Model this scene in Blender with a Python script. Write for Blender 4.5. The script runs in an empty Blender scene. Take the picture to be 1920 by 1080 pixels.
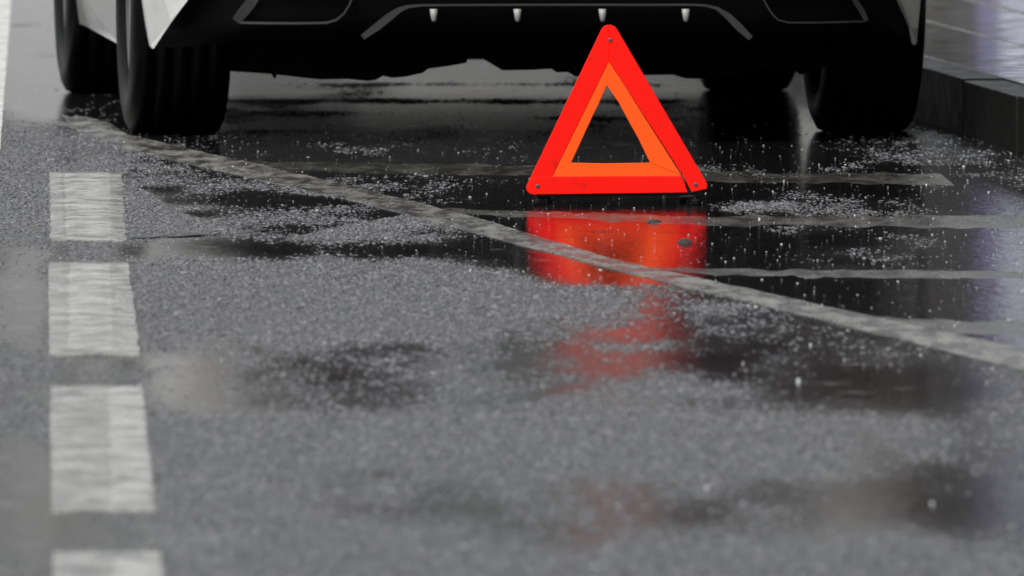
import bpy, bmesh, math, random
import numpy as np
from mathutils import Vector, Matrix

random.seed(7)
rng = np.random.default_rng(11)
scene = bpy.context.scene
col = scene.collection
RAD = math.radians

# ------------------------------------------------------------------ camera
F_PX, CAM_H, HORIZON = 27250.0, 1.37, -830.0
PITCH = math.atan((540 - HORIZON) / F_PX)
cam_d = bpy.data.cameras.new('camera')
cam = bpy.data.objects.new('camera', cam_d)
col.objects.link(cam)
cam.location = (0, 0, CAM_H)
cam.rotation_euler = (math.pi / 2 - PITCH, 0, 0)
cam_d.sensor_width = 36.0
cam_d.lens = 36.0 * F_PX / 1920.0
cam_d.clip_start = 0.5
cam_d.clip_end = 3000
cam_d.dof.use_dof = True
cam_d.dof.focus_distance = 30.9
cam_d.dof.aperture_fstop = 13.0
scene.camera = cam

# ------------------------------------------------------------------ light
SUN_EL, SUN_AZ = 50.0, 212.0      # azimuth clockwise from +Y: behind the camera, a little left
world = bpy.data.worlds.new('World')
scene.world = world
world.use_nodes = True
wn, wl = world.node_tree.nodes, world.node_tree.links
wn.clear()
sky = wn.new('ShaderNodeTexSky'); sky.sky_type = 'NISHITA'; sky.sun_disc = False
sky.sun_elevation = RAD(SUN_EL); sky.sun_rotation = RAD(SUN_AZ)
sky.air_density = 1.5; sky.dust_density = 3.0; sky.ozone_density = 1.0
hsv = wn.new('ShaderNodeHueSaturation'); hsv.inputs['Saturation'].default_value = 0.20
bg = wn.new('ShaderNodeBackground'); bg.inputs['Strength'].default_value = 0.075
wo = wn.new('ShaderNodeOutputWorld')
wl.new(sky.outputs[0], hsv.inputs['Color']); wl.new(hsv.outputs[0], bg.inputs['Color']); wl.new(bg.outputs[0], wo.inputs['Surface'])
sun_d = bpy.data.lights.new('sun', 'SUN')
sun_d.energy = 1.35; sun_d.angle = RAD(25); sun_d.color = (1.0, 0.985, 0.965)
sun = bpy.data.objects.new('sun', sun_d); col.objects.link(sun)
sdir = Vector((math.sin(RAD(SUN_AZ)) * math.cos(RAD(SUN_EL)), math.cos(RAD(SUN_AZ)) * math.cos(RAD(SUN_EL)), math.sin(RAD(SUN_EL))))
sun.rotation_euler = sdir.to_track_quat('Z', 'Y').to_euler()
sun.location = (0, -5, 20)

scene.view_settings.view_transform = 'Standard'
scene.view_settings.look = 'None'
scene.view_settings.exposure = 1.08
scene.view_settings.gamma = 1.0
scene.view_settings.use_curve_mapping = False
scene.cycles.use_denoising = True
scene.cycles.max_bounces = 6
scene.cycles.glossy_bounces = 4
scene.cycles.caustics_reflective = False
scene.cycles.caustics_refractive = False
scene.cycles.sample_clamp_indirect = 4.0

# ------------------------------------------------------------------ pixel <-> place
FW = Vector((0, math.cos(PITCH), -math.sin(PITCH)))
UP = Vector((0, math.sin(PITCH), math.cos(PITCH)))
CAM = Vector((0, 0, CAM_H))
def ray(px, py):
    return FW + Vector((1, 0, 0)) * ((px - 960) / F_PX) - UP * ((py - 540) / F_PX)
def P(px, py, z=0.0):                      # a pixel of the photograph -> point on the level z
    d = ray(px, py); t = (z - CAM_H) / d.z
    return CAM + d * t
def PY(px, py, Y):                         # a pixel -> point on the upright plane y = Y
    d = ray(px, py); return CAM + d * (Y / d.y)
def to_px(x, y, z=0.0):                    # numpy: where a ground point falls
    zz = z - CAM_H
    dep = y * math.cos(PITCH) - zz * math.sin(PITCH)
    v = y * math.sin(PITCH) + zz * math.cos(PITCH)
    return 960 + F_PX * x / dep, 540 - F_PX * v / dep

# ------------------------------------------------------------------ helpers
def link(o, parent=None):
    col.objects.link(o)
    if parent is not None: o.parent = parent
    return o
def new_obj(name, verts, faces, mat, parent=None, smooth=False):
    me = bpy.data.meshes.new(name); me.from_pydata([tuple(v) for v in verts], [], faces); me.update()
    bm = bmesh.new(); bm.from_mesh(me); bmesh.ops.recalc_face_normals(bm, faces=bm.faces); bm.to_mesh(me); bm.free()
    if smooth:
        for p in me.polygons: p.use_smooth = True
    me.materials.append(mat)
    return link(bpy.data.objects.new(name, me), parent)
def bm_obj(name, bm, mat, parent=None, smooth=False, bevel=0.0, seg=2):
    bmesh.ops.recalc_face_normals(bm, faces=bm.faces)
    if bevel > 0:
        bmesh.ops.bevel(bm, geom=list(bm.edges), offset=bevel, segments=seg, affect='EDGES', profile=0.6)
    me = bpy.data.meshes.new(name); bm.to_mesh(me); bm.free()
    if smooth:
        for p in me.polygons: p.use_smooth = True
    me.materials.append(mat)
    return link(bpy.data.objects.new(name, me), parent)
def tag(o, label=None, cat=None, group=None, kind=None):
    if label: o['label'] = label
    if cat: o['category'] = cat
    if group: o['group'] = group
    if kind: o['kind'] = kind
    return o
def empty(name, loc, rz=0.0):
    o = bpy.data.objects.new(name, None); col.objects.link(o)
    o.location = loc; o.rotation_euler = (0, 0, rz); o.empty_display_size = 0.2
    return o
def add_box(bm, c, s, rz=0.0):
    m = Matrix.Translation(c) @ Matrix.Rotation(rz, 4, 'Z') @ Matrix.Diagonal((s[0], s[1], s[2], 1))
    bmesh.ops.create_cube(bm, size=1.0, matrix=m)
def box(name, c, s, mat, parent=None, bevel=0.0, rz=0.0):
    bm = bmesh.new(); add_box(bm, c, s, rz); return bm_obj(name, bm, mat, parent, bevel=bevel)
def prism(poly, off):
    """poly: list of Vectors (one face), off: Vector -> verts, faces of the solid"""
    n = len(poly); v = [Vector(p) for p in poly] + [Vector(p) + Vector(off) for p in poly]
    f = [tuple(range(n)), tuple(range(2 * n - 1, n - 1, -1))]
    f += [(i, (i + 1) % n, n + (i + 1) % n, n + i) for i in range(n)]
    return v, f
def tube(pts, r, k=8):
    v, f = [], []
    pts = [Vector(p) for p in pts]
    for i, p in enumerate(pts):
        t = (pts[min(i + 1, len(pts) - 1)] - pts[max(i - 1, 0)]).normalized()
        a = t.orthogonal().normalized(); b = t.cross(a)
        for j in range(k):
            th = 2 * math.pi * j / k
            v.append(p + a * (r * math.cos(th)) + b * (r * math.sin(th)))
    for i in range(len(pts) - 1):
        for j in range(k):
            f.append((i * k + j, i * k + (j + 1) % k, (i + 1) * k + (j + 1) % k, (i + 1) * k + j))
    f.append(tuple(range(k))); f.append(tuple(range((len(pts) - 1) * k, len(pts) * k)))
    return v, f
def lathe_x(profile, seg=64):
    """profile list of (x, r) -> ring round the x axis, closed profile"""
    v, f = [], []
    n = len(profile)
    for i in range(seg):
        a = 2 * math.pi * i / seg
        for x, r in profile: v.append((x, r * math.cos(a), r * math.sin(a)))
    for i in range(seg):
        for j in range(n):
            a, b = i * n + j, i * n + (j + 1) % n
            c, d = ((i + 1) % seg) * n + (j + 1) % n, ((i + 1) % seg) * n + j
            f.append((a, b, c, d))
    return v, f

# ------------------------------------------------------------------ materials
def mat(name, color, rough=0.5, metal=0.0, ior=1.5, spec=0.5, coat=0.0, coat_rough=0.05):
    m = bpy.data.materials.new(name); m.use_nodes = True
    b = m.node_tree.nodes['Principled BSDF']
    b.inputs['Base Color'].default_value = (*color, 1); b.inputs['Roughness'].default_value = rough
    b.inputs['Metallic'].default_value = metal; b.inputs['IOR'].default_value = ior
    b.inputs['Specular IOR Level'].default_value = spec
    b.inputs['Coat Weight'].default_value = coat; b.inputs['Coat Roughness'].default_value = coat_rough
    return m
def nodes(m): return m.node_tree.nodes, m.node_tree.links, m.node_tree.nodes['Principled BSDF']
def noise(n, l, scale, detail=3, rough=0.55, vec=None, sc3=None, coord='Object'):
    tc = n.new('ShaderNodeTexCoord'); out = tc.outputs[coord]
    if sc3:
        mp = n.new('ShaderNodeMapping'); mp.inputs['Scale'].default_value = sc3; l.new(out, mp.inputs[0]); out = mp.outputs[0]
    t = n.new('ShaderNodeTexNoise'); t.inputs['Scale'].default_value = scale; t.inputs['Detail'].default_value = detail
    t.inputs['Roughness'].default_value = rough; l.new(out, t.inputs['Vector']); return t.outputs['Fac']
def ramp(n, l, fac, stops):
    r = n.new('ShaderNodeValToRGB'); e = r.color_ramp.elements
    while len(e) < len(stops): e.new(0.5)
    for k, (p, c) in enumerate(stops):
        e[k].position = p; e[k].color = (*c, 1) if len(c) == 3 else c
    l.new(fac, r.inputs[0]); return r.outputs['Color']
def bump(n, l, h, b, strength=0.3, dist=0.01):
    bp = n.new('ShaderNodeBump'); bp.inputs['Strength'].default_value = strength; bp.inputs['Distance'].default_value = dist
    l.new(h, bp.inputs['Height']); l.new(bp.outputs[0], b.inputs['Normal']); return bp
def g(v): return (v, v, v)
def speckle(name, lo, hi, scale, rough=(0.3, 0.6), bstr=0.3, bdist=0.004, ior=1.45, sc3=None):
    m = mat(name, lo, ior=ior); n, l, b = nodes(m)
    f = noise(n, l, scale, 4, 0.6, sc3=sc3)
    l.new(ramp(n, l, f, [(0.3, lo), (0.7, hi)]), b.inputs['Base Color'])
    f2 = noise(n, l, scale * 0.17, 3)
    l.new(ramp(n, l, f2, [(0.3, g(rough[0])), (0.7, g(rough[1]))]), b.inputs['Roughness'])
    if bstr: bump(n, l, f, b, bstr, bdist)
    return m

M_BASE = speckle('asphalt_binder', (0.018, 0.018, 0.019), (0.05, 0.05, 0.052), 160, (0.25, 0.5), 0.5, 0.003)
M_STONE = mat('asphalt_aggregate', (0.08, 0.08, 0.082), 0.35, ior=1.42)
n, l, b = nodes(M_STONE)
oi = n.new('ShaderNodeObjectInfo')
l.new(ramp(n, l, oi.outputs['Random'], [(0.0, (0.042, 0.042, 0.044)), (0.5, (0.094, 0.094, 0.099)), (0.9, (0.145, 0.145, 0.153)), (1.0, (0.23, 0.23, 0.235))]), b.inputs['Base Color'])
l.new(ramp(n, l, oi.outputs['Random'], [(0.0, g(0.16)), (1.0, g(0.34))]), b.inputs['Roughness'])
M_WATER = mat('rain_water', (0.010, 0.010, 0.011), 0.07, ior=1.333)
n, l, b = nodes(M_WATER)
at = n.new('ShaderNodeAttribute'); at.attribute_name = 'water_depth'          # millimetres of water over the binder
dn = n.new('ShaderNodeMath'); dn.operation = 'MULTIPLY'; dn.inputs[1].default_value = 0.25; l.new(at.outputs['Fac'], dn.inputs[0])
w1 = noise(n, l, 34, 3, 0.5); w2 = noise(n, l, 5, 2, 0.5); w3 = noise(n, l, 150, 3, 0.6)
dv = n.new('ShaderNodeMath'); dv.operation = 'MULTIPLY_ADD'; dv.inputs[1].default_value = 0.30; dv.inputs[2].default_value = -0.15; l.new(w2, dv.inputs[0])
ds = n.new('ShaderNodeMath'); ds.operation = 'ADD'; l.new(dn.outputs[0], ds.inputs[0]); l.new(dv.outputs[0], ds.inputs[1])
l.new(ramp(n, l, ds.outputs[0], [(0.0, g(0.25)), (0.3, g(0.17)), (0.6, g(0.12)), (0.9, g(0.085))]), b.inputs['Roughness'])   # deep water lies smooth, a thin film follows the stones
thin = ramp(n, l, dn.outputs[0], [(0.0, g(1.0)), (0.55, g(0.0))])
tb = n.new('ShaderNodeMath'); tb.operation = 'MULTIPLY'; l.new(w3, tb.inputs[0]); l.new(thin, tb.inputs[1])
l.new(ramp(n, l, tb.outputs[0], [(0.0, (0.009, 0.009, 0.010)), (0.35, (0.015, 0.015, 0.016)), (0.65, (0.05, 0.05, 0.052))]), b.inputs['Base Color'])
vt = n.new('ShaderNodeTexVoronoi'); vt.inputs['Scale'].default_value = 7.0
tcv = n.new('ShaderNodeTexCoord'); l.new(tcv.outputs['Object'], vt.inputs['Vector'])
m1 = n.new('ShaderNodeMath'); m1.operation = 'MULTIPLY'; m1.inputs[1].default_value = 70.0; l.new(vt.outputs['Distance'], m1.inputs[0])
m2 = n.new('ShaderNodeMath'); m2.operation = 'SINE'; l.new(m1.outputs[0], m2.inputs[0])
fall = ramp(n, l, vt.outputs['Distance'], [(0.0, g(1.0)), (0.42, g(0.0))])
m3 = n.new('ShaderNodeMath'); m3.operation = 'MULTIPLY'; l.new(m2.outputs[0], m3.inputs[0]); l.new(fall, m3.inputs[1])
m4 = n.new('ShaderNodeMath'); m4.operation = 'MULTIPLY_ADD'; m4.inputs[1].default_value = 0.16; l.new(m3.outputs[0], m4.inputs[0]); l.new(w1, m4.inputs[2])   # rain rings on top of the ripples
bump(n, l, m4.outputs[0], b, 0.27, 0.003)
M_FAR = speckle('wet_asphalt_far', (0.02, 0.02, 0.021), (0.06, 0.06, 0.062), 90, (0.15, 0.4), 0.2, 0.003)

def paint_mat(name, lo, hi, rough, wear, streak=(0.8, 0.55, 1)):
    m = mat(name, hi, 0.4, ior=1.4); n, l, b = nodes(m)
    f = noise(n, l, 16, 6, 0.7, sc3=streak); f2 = noise(n, l, 160, 3, 0.7)
    mix = n.new('ShaderNodeMath'); mix.operation = 'MULTIPLY_ADD'; mix.inputs[1].default_value = 0.45; l.new(f2, mix.inputs[0]); l.new(f, mix.inputs[2])
    l.new(ramp(n, l, mix.outputs[0], [(wear - 0.14, lo), (wear + 0.10, hi)]), b.inputs['Base Color'])
    l.new(ramp(n, l, f, [(0.35, g(rough[0])), (0.65, g(rough[1]))]), b.inputs['Roughness'])
    bump(n, l, f2, b, 0.35, 0.003)
    return m
M_DASH = paint_mat('dash_paint', (0.085, 0.085, 0.08), (0.36, 0.36, 0.335), (0.12, 0.30), 0.72)
M_DASH2 = paint_mat('dash_overpaint', (0.13, 0.13, 0.12), (0.42, 0.42, 0.395), (0.12, 0.28), 0.68)
M_LINE = paint_mat('line_paint', (0.035, 0.034, 0.031), (0.23, 0.226, 0.205), (0.15, 0.38), 0.77, (1.0, 0.22, 1))
M_HATCH = paint_mat('hatch_paint', (0.014, 0.0135, 0.011), (0.075, 0.072, 0.06), (0.12, 0.3), 0.74, (1.0, 0.22, 1))
M_SOLID = paint_mat('solid_line_paint', (0.38, 0.38, 0.36), (0.62, 0.62, 0.59), (0.2, 0.4), 0.6)
M_KERB = speckle('kerb_granite', (0.004, 0.0039, 0.0036), (0.012, 0.0117, 0.011), 120, (0.3, 0.5), 0.4, 0.004, ior=1.25)
M_SLAB = speckle('paving_concrete', (0.035, 0.034, 0.032), (0.06, 0.058, 0.054), 60, (0.08, 0.20), 0.05, 0.002)
M_DROP = mat('rain_drop', (0.48, 0.485, 0.49), 0.1, ior=1.333, coat=0.3)

# ------------------------------------------------------------------ the relief of the road
class VNoise:
    def __init__(self, seed):
        self.t = np.random.default_rng(seed).random((256, 256))
    def __call__(self, x, y):
        xi = np.floor(x).astype(int); yi = np.floor(y).astype(int); fx = x - xi; fy = y - yi
        fx = fx * fx * (3 - 2 * fx); fy = fy * fy * (3 - 2 * fy); t = self.t
        a = t[xi % 256, yi % 256]; b_ = t[(xi + 1) % 256, yi % 256]; c = t[xi % 256, (yi + 1) % 256]; d = t[(xi + 1) % 256, (yi + 1) % 256]
        return (a * (1 - fx) + b_ * fx) * (1 - fy) + (c * (1 - fx) + d * fx) * fy
N1, N2, N3 = VNoise(1), VNoise(2), VNoise(3)
def inside(poly, x, y):
    r = np.zeros(x.shape, bool); n = len(poly)
    for i in range(n):
        x1, y1 = poly[i]; x2, y2 = poly[(i + 1) % n]
        c = ((y1 > y) != (y2 > y))
        r ^= c & (x < (x2 - x1) * (y - y1) / (y2 - y1 + 1e-9) + x1)
    return r
DIAG = [(-400, 120), (50, 205), (240, 268), (660, 363), (940, 435), (1195, 507), (1522, 582), (1920, 676), (2300, 765)]
def diag_y(px): return np.interp(px, [p[0] for p in DIAG], [p[1] for p in DIAG])
DRY = [(232, 345), (330, 380), (430, 412), (495, 432), (470, 438), (330, 445), (232, 449)]
PUD = [(244, 338), (420, 350), (640, 372), (760, 402), (560, 442), (440, 432), (330, 398)]
FEAT = [  # (cx, cy, rx, ry, height in mm) in pixels of the photograph: humps and hollows of the surface
    (600, 560, 470, 62, 2.2), (980, 840, 520, 46, 1.4), (300, 850, 260, 60, 0.8), (960, 1075, 1100, 45, 1.2),
    (850, 708, 760, 62, -1.1), (1250, 945, 760, 60, -1.2), (1720, 930, 260, 75, -1.7), (1100, 945, 160, 45, 0.7), (1690, 735, 240, 50, -2.8),
    (1500, 660, 420, 70, -1.6), (60, 100, 75, 110, -4), (900, 205, 440, 34, -1.0), (800, 190, 460, 6, 3.6), (900, 158, 330, 4, 3.2), (560, 212, 160, 4, 2.6), (1050, 222, 260, 5, 2.6), (60, 48, 60, 6, 4.5), (70, 105, 50, 6, 4.5), (70, 165, 60, 8, 3.5), (500, 236, 120, 5, -9), (480, 172, 100, 5, -9), (1650, 300, 260, 24, -0.4), (1120, 460, 220, 70, -7.0), (560, 468, 420, 18, -2.6), (900, 470, 200, 30, -1.0), (40, 560, 60, 100, -4.0), (40, 690, 70, 30, 2.0),
    (40, 800, 80, 40, 1.0), (40, 920, 110, 110, -3.6), (1150, 600, 130, 40, -0.5), (1150, 545, 200, 16, 1.0), (1400, 388, 110, 12, 2.6), (620, 800, 300, 30, 1.0)]
def relief(x, y, fine=True):
    """height of the asphalt binder in metres; rain water stands at level 0"""
    px, py = to_px(x, y)
    h = -0.1 + 2.0 * (N1(x * 3.1 + 50, y * 0.62 + 9) - 0.5) + 1.8 * (N2(x * 11 + 31, y * 2.3 + 5) - 0.5)
    if fine: h = h + 1.3 * (N3(x * 31 + 3, y * 7.1 + 1) - 0.5)
    for cx, cy, rx, ry, a in FEAT:
        h = h + a * np.exp(-(((px - cx) / rx) ** 2 + ((py - cy) / ry) ** 2) ** 1.4)
    above = 1 / (1 + np.exp(-(diag_y(px) - py) / 9.0))
    h = h + above * (-2.9 + 3.0 * (N3(x * 5.0 + 7, y * 1.1 + 3) - 0.5) + (1.8 * (N1(x * 13.0 + 3, y * 3.1 + 8) - 0.5) if fine else 0))
    h = np.where(inside(DRY, px, py), 2.6, h)
    h = np.where(inside(PUD, px, py), -1.9 + 3.4 * (N3(x * 9 + 90, y * 3.3) - 0.5), h)
    return h * 0.001

# ground sheet to the horizon, road with relief, water film
tag(new_obj('ground', [(-600, -100, -0.16), (600, -100, -0.16), (600, 1500, -0.16), (-600, 1500, -0.16)], [(0, 1, 2, 3)], M_FAR), kind='structure')

KA, KB = P(1712, 221), P(1924, 289)                 # foot of the kerb
KD = (KB - KA); KD.z = 0; KD = -KD.normalized()     # along the kerb, away from the camera
KN = Vector((KD.y, -KD.x, 0))                       # towards the pavement
def kerb_x(y): return KA.x + (y - KA.y) * KD.x / KD.y

def grid_mesh(name, xs, ys, zf, m, smooth=True, clip_right=False):
    X, Y = np.meshgrid(xs, ys)
    Z = zf(X, Y)
    nx, ny = len(xs), len(ys)
    co = np.stack([X, Y, Z], -1).reshape(-1, 3).astype(np.float32)
    i = np.arange(nx * ny).reshape(ny, nx)
    q = np.stack([i[:-1, :-1], i[:-1, 1:], i[1:, 1:], i[1:, :-1]], -1).reshape(-1, 4)
    me = bpy.data.meshes.new(name)
    me.vertices.add(len(co)); me.vertices.foreach_set('co', co.ravel())
    me.loops.add(q.size); me.loops.foreach_set('vertex_index', q.ravel().astype(np.int32))
    me.polygons.add(len(q)); me.polygons.foreach_set('loop_start', np.arange(0, q.size, 4, dtype=np.int32))
    me.polygons.foreach_set('use_smooth', np.ones(len(q), bool))
    me.update(calc_edges=True); me.materials.append(m)
    return link(bpy.data.objects.new(name, me))
xs = np.concatenate([np.arange(-6, -2.2, 0.12), np.arange(-2.2, 2.3, 0.022), np.arange(2.3, 3.4, 0.1)])
ys = np.concatenate([np.arange(12, 17, 0.12), np.arange(17, 35, 0.028), np.arange(35, 50, 0.06), np.arange(50, 125, 0.8)])
road = grid_mesh('road', xs, ys, relief, M_BASE)
tag(road, kind='structure')
water = grid_mesh('rain_water', np.concatenate([np.arange(-6, -2, 0.2), np.arange(-2, 2, 0.03), np.arange(2, 3.3, 0.2)]),
                  np.concatenate([np.arange(12, 18, 0.2), np.arange(18, 47, 0.06), np.arange(47, 124, 2.0)]), lambda x, y: np.zeros_like(x), M_WATER)
cw = np.empty(len(water.data.vertices) * 3, np.float32); water.data.vertices.foreach_get('co', cw); cw = cw.reshape(-1, 3)
hw = relief(cw[:, 0].astype(float), cw[:, 1].astype(float), False)
wa = water.data.attributes.new('water_depth', 'FLOAT', 'POINT'); wa.data.foreach_set('value', np.clip(-hw * 1000 + 0.2, 0, 4).astype(np.float32))
tag(water, kind='structure')

# stones of the asphalt that stand out of the binder: tens of thousands, one stuff part of the road
def stone_points():
    X, Y, R, E = [], [], [], []
    for y0, y1, dens, rm in ((17.5, 24, 8000, 4.4), (24, 33.4, 11000, 3.9), (33.4, 38, 7000, 4.4), (38, 47, 4500, 5.2)):
        w0, w1 = -0.0353 * y1 - 0.25, 0.0353 * y1 + 0.25
        nn = int(dens * (y1 - y0) * (w1 - w0))
        x = rng.uniform(w0, w1, nn); y = rng.uniform(y0, y1, nn)
        keep = (np.abs(x) < 0.0353 * y + 0.22)
        x, y = x[keep], y[keep]
        X.append(x); Y.append(y)
        R.append(np.clip(rng.lognormal(math.log(rm), 0.28, len(x)), 2.2, 10) * 0.001)
    x, y, r = map(np.concatenate, (X, Y, R))
    keep = x < kerb_x(y) - 0.01
    x, y, r = x[keep], y[keep], r[keep]
    zb = relief(x, y)
    flat = rng.uniform(0.55, 0.95, len(x))
    top = zb + np.clip(rng.normal(0.0011, 0.0008, len(x)), 0.0001, 0.0042)
    keep = top > 0.00012
    x, y, r, zb, flat, top = [a[keep] for a in (x, y, r, zb, flat, top)]
    return x, y, top - r * flat, r, flat
sx, sy, sz, sr, sf = stone_points()
print('stones', len(sx))
me = bpy.data.meshes.new('aggregate')
me.vertices.add(len(sx)); me.vertices.foreach_set('co', np.stack([sx, sy, sz], -1).astype(np.float32).ravel())
a = me.attributes.new('stone_scale', 'FLOAT_VECTOR', 'POINT')
a.data.foreach_set('vector', np.stack([sr * rng.uniform(0.8, 1.25, len(sr)), sr * rng.uniform(0.8, 1.25, len(sr)), sr * sf], -1).astype(np.float32).ravel())
a = me.attributes.new('stone_rot', 'FLOAT_VECTOR', 'POINT')
a.data.foreach_set('vector', np.stack([rng.uniform(-0.35, 0.35, len(sr)), rng.uniform(-0.35, 0.35, len(sr)), rng.uniform(0, 6.28, len(sr))], -1).astype(np.float32).ravel())
me.materials.append(M_STONE)
aggregate = link(bpy.data.objects.new('aggregate', me), road)
tag(aggregate, kind='stuff')
def instancer(o, material, subdiv, jag):
    ng = bpy.data.node_groups.new(o.name + '_nodes', 'GeometryNodeTree')
    ng.interface.new_socket('Geometry', in_out='INPUT', socket_type='NodeSocketGeometry')
    ng.interface.new_socket('Geometry', in_out='OUTPUT', socket_type='NodeSocketGeometry')
    N, L = ng.nodes, ng.links
    gi, go = N.new('NodeGroupInput'), N.new('NodeGroupOutput')
    ico = N.new('GeometryNodeMeshIcoSphere'); ico.inputs['Radius'].default_value = 1.0; ico.inputs['Subdivisions'].default_value = subdiv
    last = ico.outputs['Mesh']
    if jag:
        nt = N.new('ShaderNodeTexNoise'); nt.inputs['Scale'].default_value = 1.3
        vm = N.new('ShaderNodeVectorMath'); vm.operation = 'SUBTRACT'; vm.inputs[1].default_value = (0.5, 0.5, 0.5)
        vs = N.new('ShaderNodeVectorMath'); vs.operation = 'SCALE'; vs.inputs['Scale'].default_value = jag
        sp = N.new('GeometryNodeSetPosition')
        L.new(nt.outputs['Color'], vm.inputs[0]); L.new(vm.outputs[0], vs.inputs[0]); L.new(vs.outputs[0], sp.inputs['Offset']); L.new(last, sp.inputs['Geometry'])
        last = sp.outputs['Geometry']
    sm = N.new('GeometryNodeSetShadeSmooth'); L.new(last, sm.inputs['Geometry'])
    st = N.new('GeometryNodeSetMaterial'); st.inputs['Material'].default_value = material; L.new(sm.outputs[0], st.inputs['Geometry'])
    iop = N.new('GeometryNodeInstanceOnPoints')
    m2p = N.new('GeometryNodeMeshToPoints'); L.new(gi.outputs[0], m2p.inputs['Mesh']); L.new(m2p.outputs[0], iop.inputs['Points'])
    L.new(st.outputs[0], iop.inputs['Instance'])
    for nm, sock in (('stone_scale', 'Scale'), ('stone_rot', 'Rotation')):
        na = N.new('GeometryNodeInputNamedAttribute'); na.data_type = 'FLOAT_VECTOR'; na.inputs['Name'].default_value = nm
        if sock == 'Rotation':
            er = N.new('FunctionNodeEulerToRotation'); L.new(na.outputs[0], er.inputs[0]); L.new(er.outputs[0], iop.inputs['Rotation'])
        else: L.new(na.outputs[0], iop.inputs[sock])
    L.new(iop.outputs[0], go.inputs[0])
    md = o.modifiers.new('scatter', 'NODES'); md.node_group = ng
instancer(aggregate, M_STONE, 2, 0.9)

# ------------------------------------------------------------------ painted markings (thick, worn thermoplastic)
def slab_mark(name, quad, top, m, label=None, parent=None, nx=6, ny=140, wob=0.0022, cat='road marking', group=None):
    """quad: far-left, far-right, near-right, near-left ground points; an uneven slab with ragged rims"""
    FL, FR, NR, NL = [Vector(q) for q in quad]
    v, f = [], []
    for j in range(ny + 1):
        t = j / ny
        A, B = FL.lerp(NL, t), FR.lerp(NR, t)
        for i in range(nx + 1):
            s = i / nx
            p = A.lerp(B, s)
            if i in (0, nx): p.x += (N2(np.array(p.x * 40 + i), np.array(p.y * 9.0)) - 0.5) * wob * 2
            if j in (0, ny): p.y += (N2(np.array(p.x * 60), np.array(p.y * 3 + j)) - 0.5) * wob * 5
            e = 0.0012 if (i in (0, nx) or j in (0, ny)) else 0
            v.append((p.x, p.y, top - e + (float(N3(np.array(p.x * 25), np.array(p.y * 5))) - 0.5) * 0.0010))
    w = nx + 1
    for j in range(ny):
        for i in range(nx): f.append((j * w + i, j * w + i + 1, (j + 1) * w + i + 1, (j + 1) * w + i))
    rim = [i for i in range(w)] + [j * w + nx for j in range(1, ny + 1)] + [ny * w + i for i in range(nx - 1, -1, -1)] + [j * w for j in range(ny - 1, 0, -1)]
    base = len(v)
    for i in rim: v.append((v[i][0], v[i][1], -0.02))
    k = len(rim)
    for i in range(k): f.append((rim[i], rim[(i + 1) % k], base + (i + 1) % k, base + i))
    o = new_obj(name, v, f, m, parent)
    if label: tag(o, label, cat, group)
    return o
def strip_mark(name, upper, lower, top, m, label, sub=10, cat='road marking', wob=0.006):
    """band between two pixel polylines of equal length"""
    v, f = [], []
    U, Lw = [], []
    for k in range(len(upper) - 1):
        for s in range(sub):
            t = s / sub
            U.append((upper[k][0] * (1 - t) + upper[k + 1][0] * t, upper[k][1] * (1 - t) + upper[k + 1][1] * t))
            Lw.append((lower[k][0] * (1 - t) + lower[k + 1][0] * t, lower[k][1] * (1 - t) + lower[k + 1][1] * t))
    U.append(upper[-1]); Lw.append(lower[-1])
    nw = 5
    for k, (u, w_) in enumerate(zip(U, Lw)):
        a_, b_ = P(*u), P(*w_)
        for i in range(nw):
            p = a_.lerp(b_, i / (nw - 1))
            if i in (0, nw - 1): p.y += (float(N2(np.array(p.x * 30 + i * 7), np.array(p.y * 8))) - 0.5) * wob * 10
            fade = 0.0032 * min(1.0, max(0.0, (250 - u[0]) / 160)) if name == 'diagonal_line' else 0.0
            v.append((p.x, p.y, top - fade - (0.001 if i in (0, nw - 1) else 0) + (float(N3(np.array(p.x * 22), np.array(p.y * 4))) - 0.5) * (0.0009 if name == 'hatch_stripe' else 0.0016)))
    nn = len(U)
    for k in range(nn - 1):
        for i in range(nw - 1): f.append((k * nw + i, k * nw + i + 1, (k + 1) * nw + i + 1, (k + 1) * nw + i))
    rim = [k * nw for k in range(nn)] + [(nn - 1) * nw + i for i in range(1, nw)] + [k * nw + nw - 1 for k in range(nn - 2, -1, -1)] + [i for i in range(nw - 2, 0, -1)]
    base = len(v)
    for i in rim: v.append((v[i][0], v[i][1], -0.02))
    kk = len(rim)
    for i in range(kk): f.append((rim[i], rim[(i + 1) % kk], base + (i + 1) % kk, base + i))
    return tag(new_obj(name, v, f, m), label, cat)

Z_D = 0.0046
dashes = [
    ([(93, 322), (228, 322), (236, 449), (95, 449)], [(121, 325), (205, 325), (209, 441), (124, 441)], 'far short lane dash just below the left rear tyre, narrow bright core'),
    ([(92, 491), (240, 491), (262, 663), (92, 663)], [(131, 493), (206, 493), (212, 655), (128, 655)], 'lane dash second farthest, striped wet core with pinkish reflection'),
    ([(94, 722), (268, 722), (292, 955), (97, 955)], [(205, 726), (264, 726), (285, 948), (208, 948)], 'large pale lane dash in the left foreground with bright right half'),
    ([(100, 1033), (303, 1033), (345, 1420), (104, 1420)], [(215, 1040), (298, 1040), (330, 1400), (220, 1400)], 'nearest lane dash cut off by the bottom edge of the photo')]
for q, core, lab in dashes:
    o = slab_mark('lane_dash', [P(x, y, Z_D) for x, y in q], Z_D, M_DASH, lab, group='dashes of the lane line')
    slab_mark('overpaint', [P(x, y, Z_D) for x, y in core], Z_D + 0.0016, M_DASH2, parent=o, nx=4, ny=40, wob=0.003)
slab_mark('solid_line', [P(-47, -250), P(40, -250), P(-10, 420), P(-130, 420)], 0.005, M_SOLID, 'bright solid white line along the left edge beside the lane dashes', nx=4, ny=200, wob=0.001)
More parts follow.
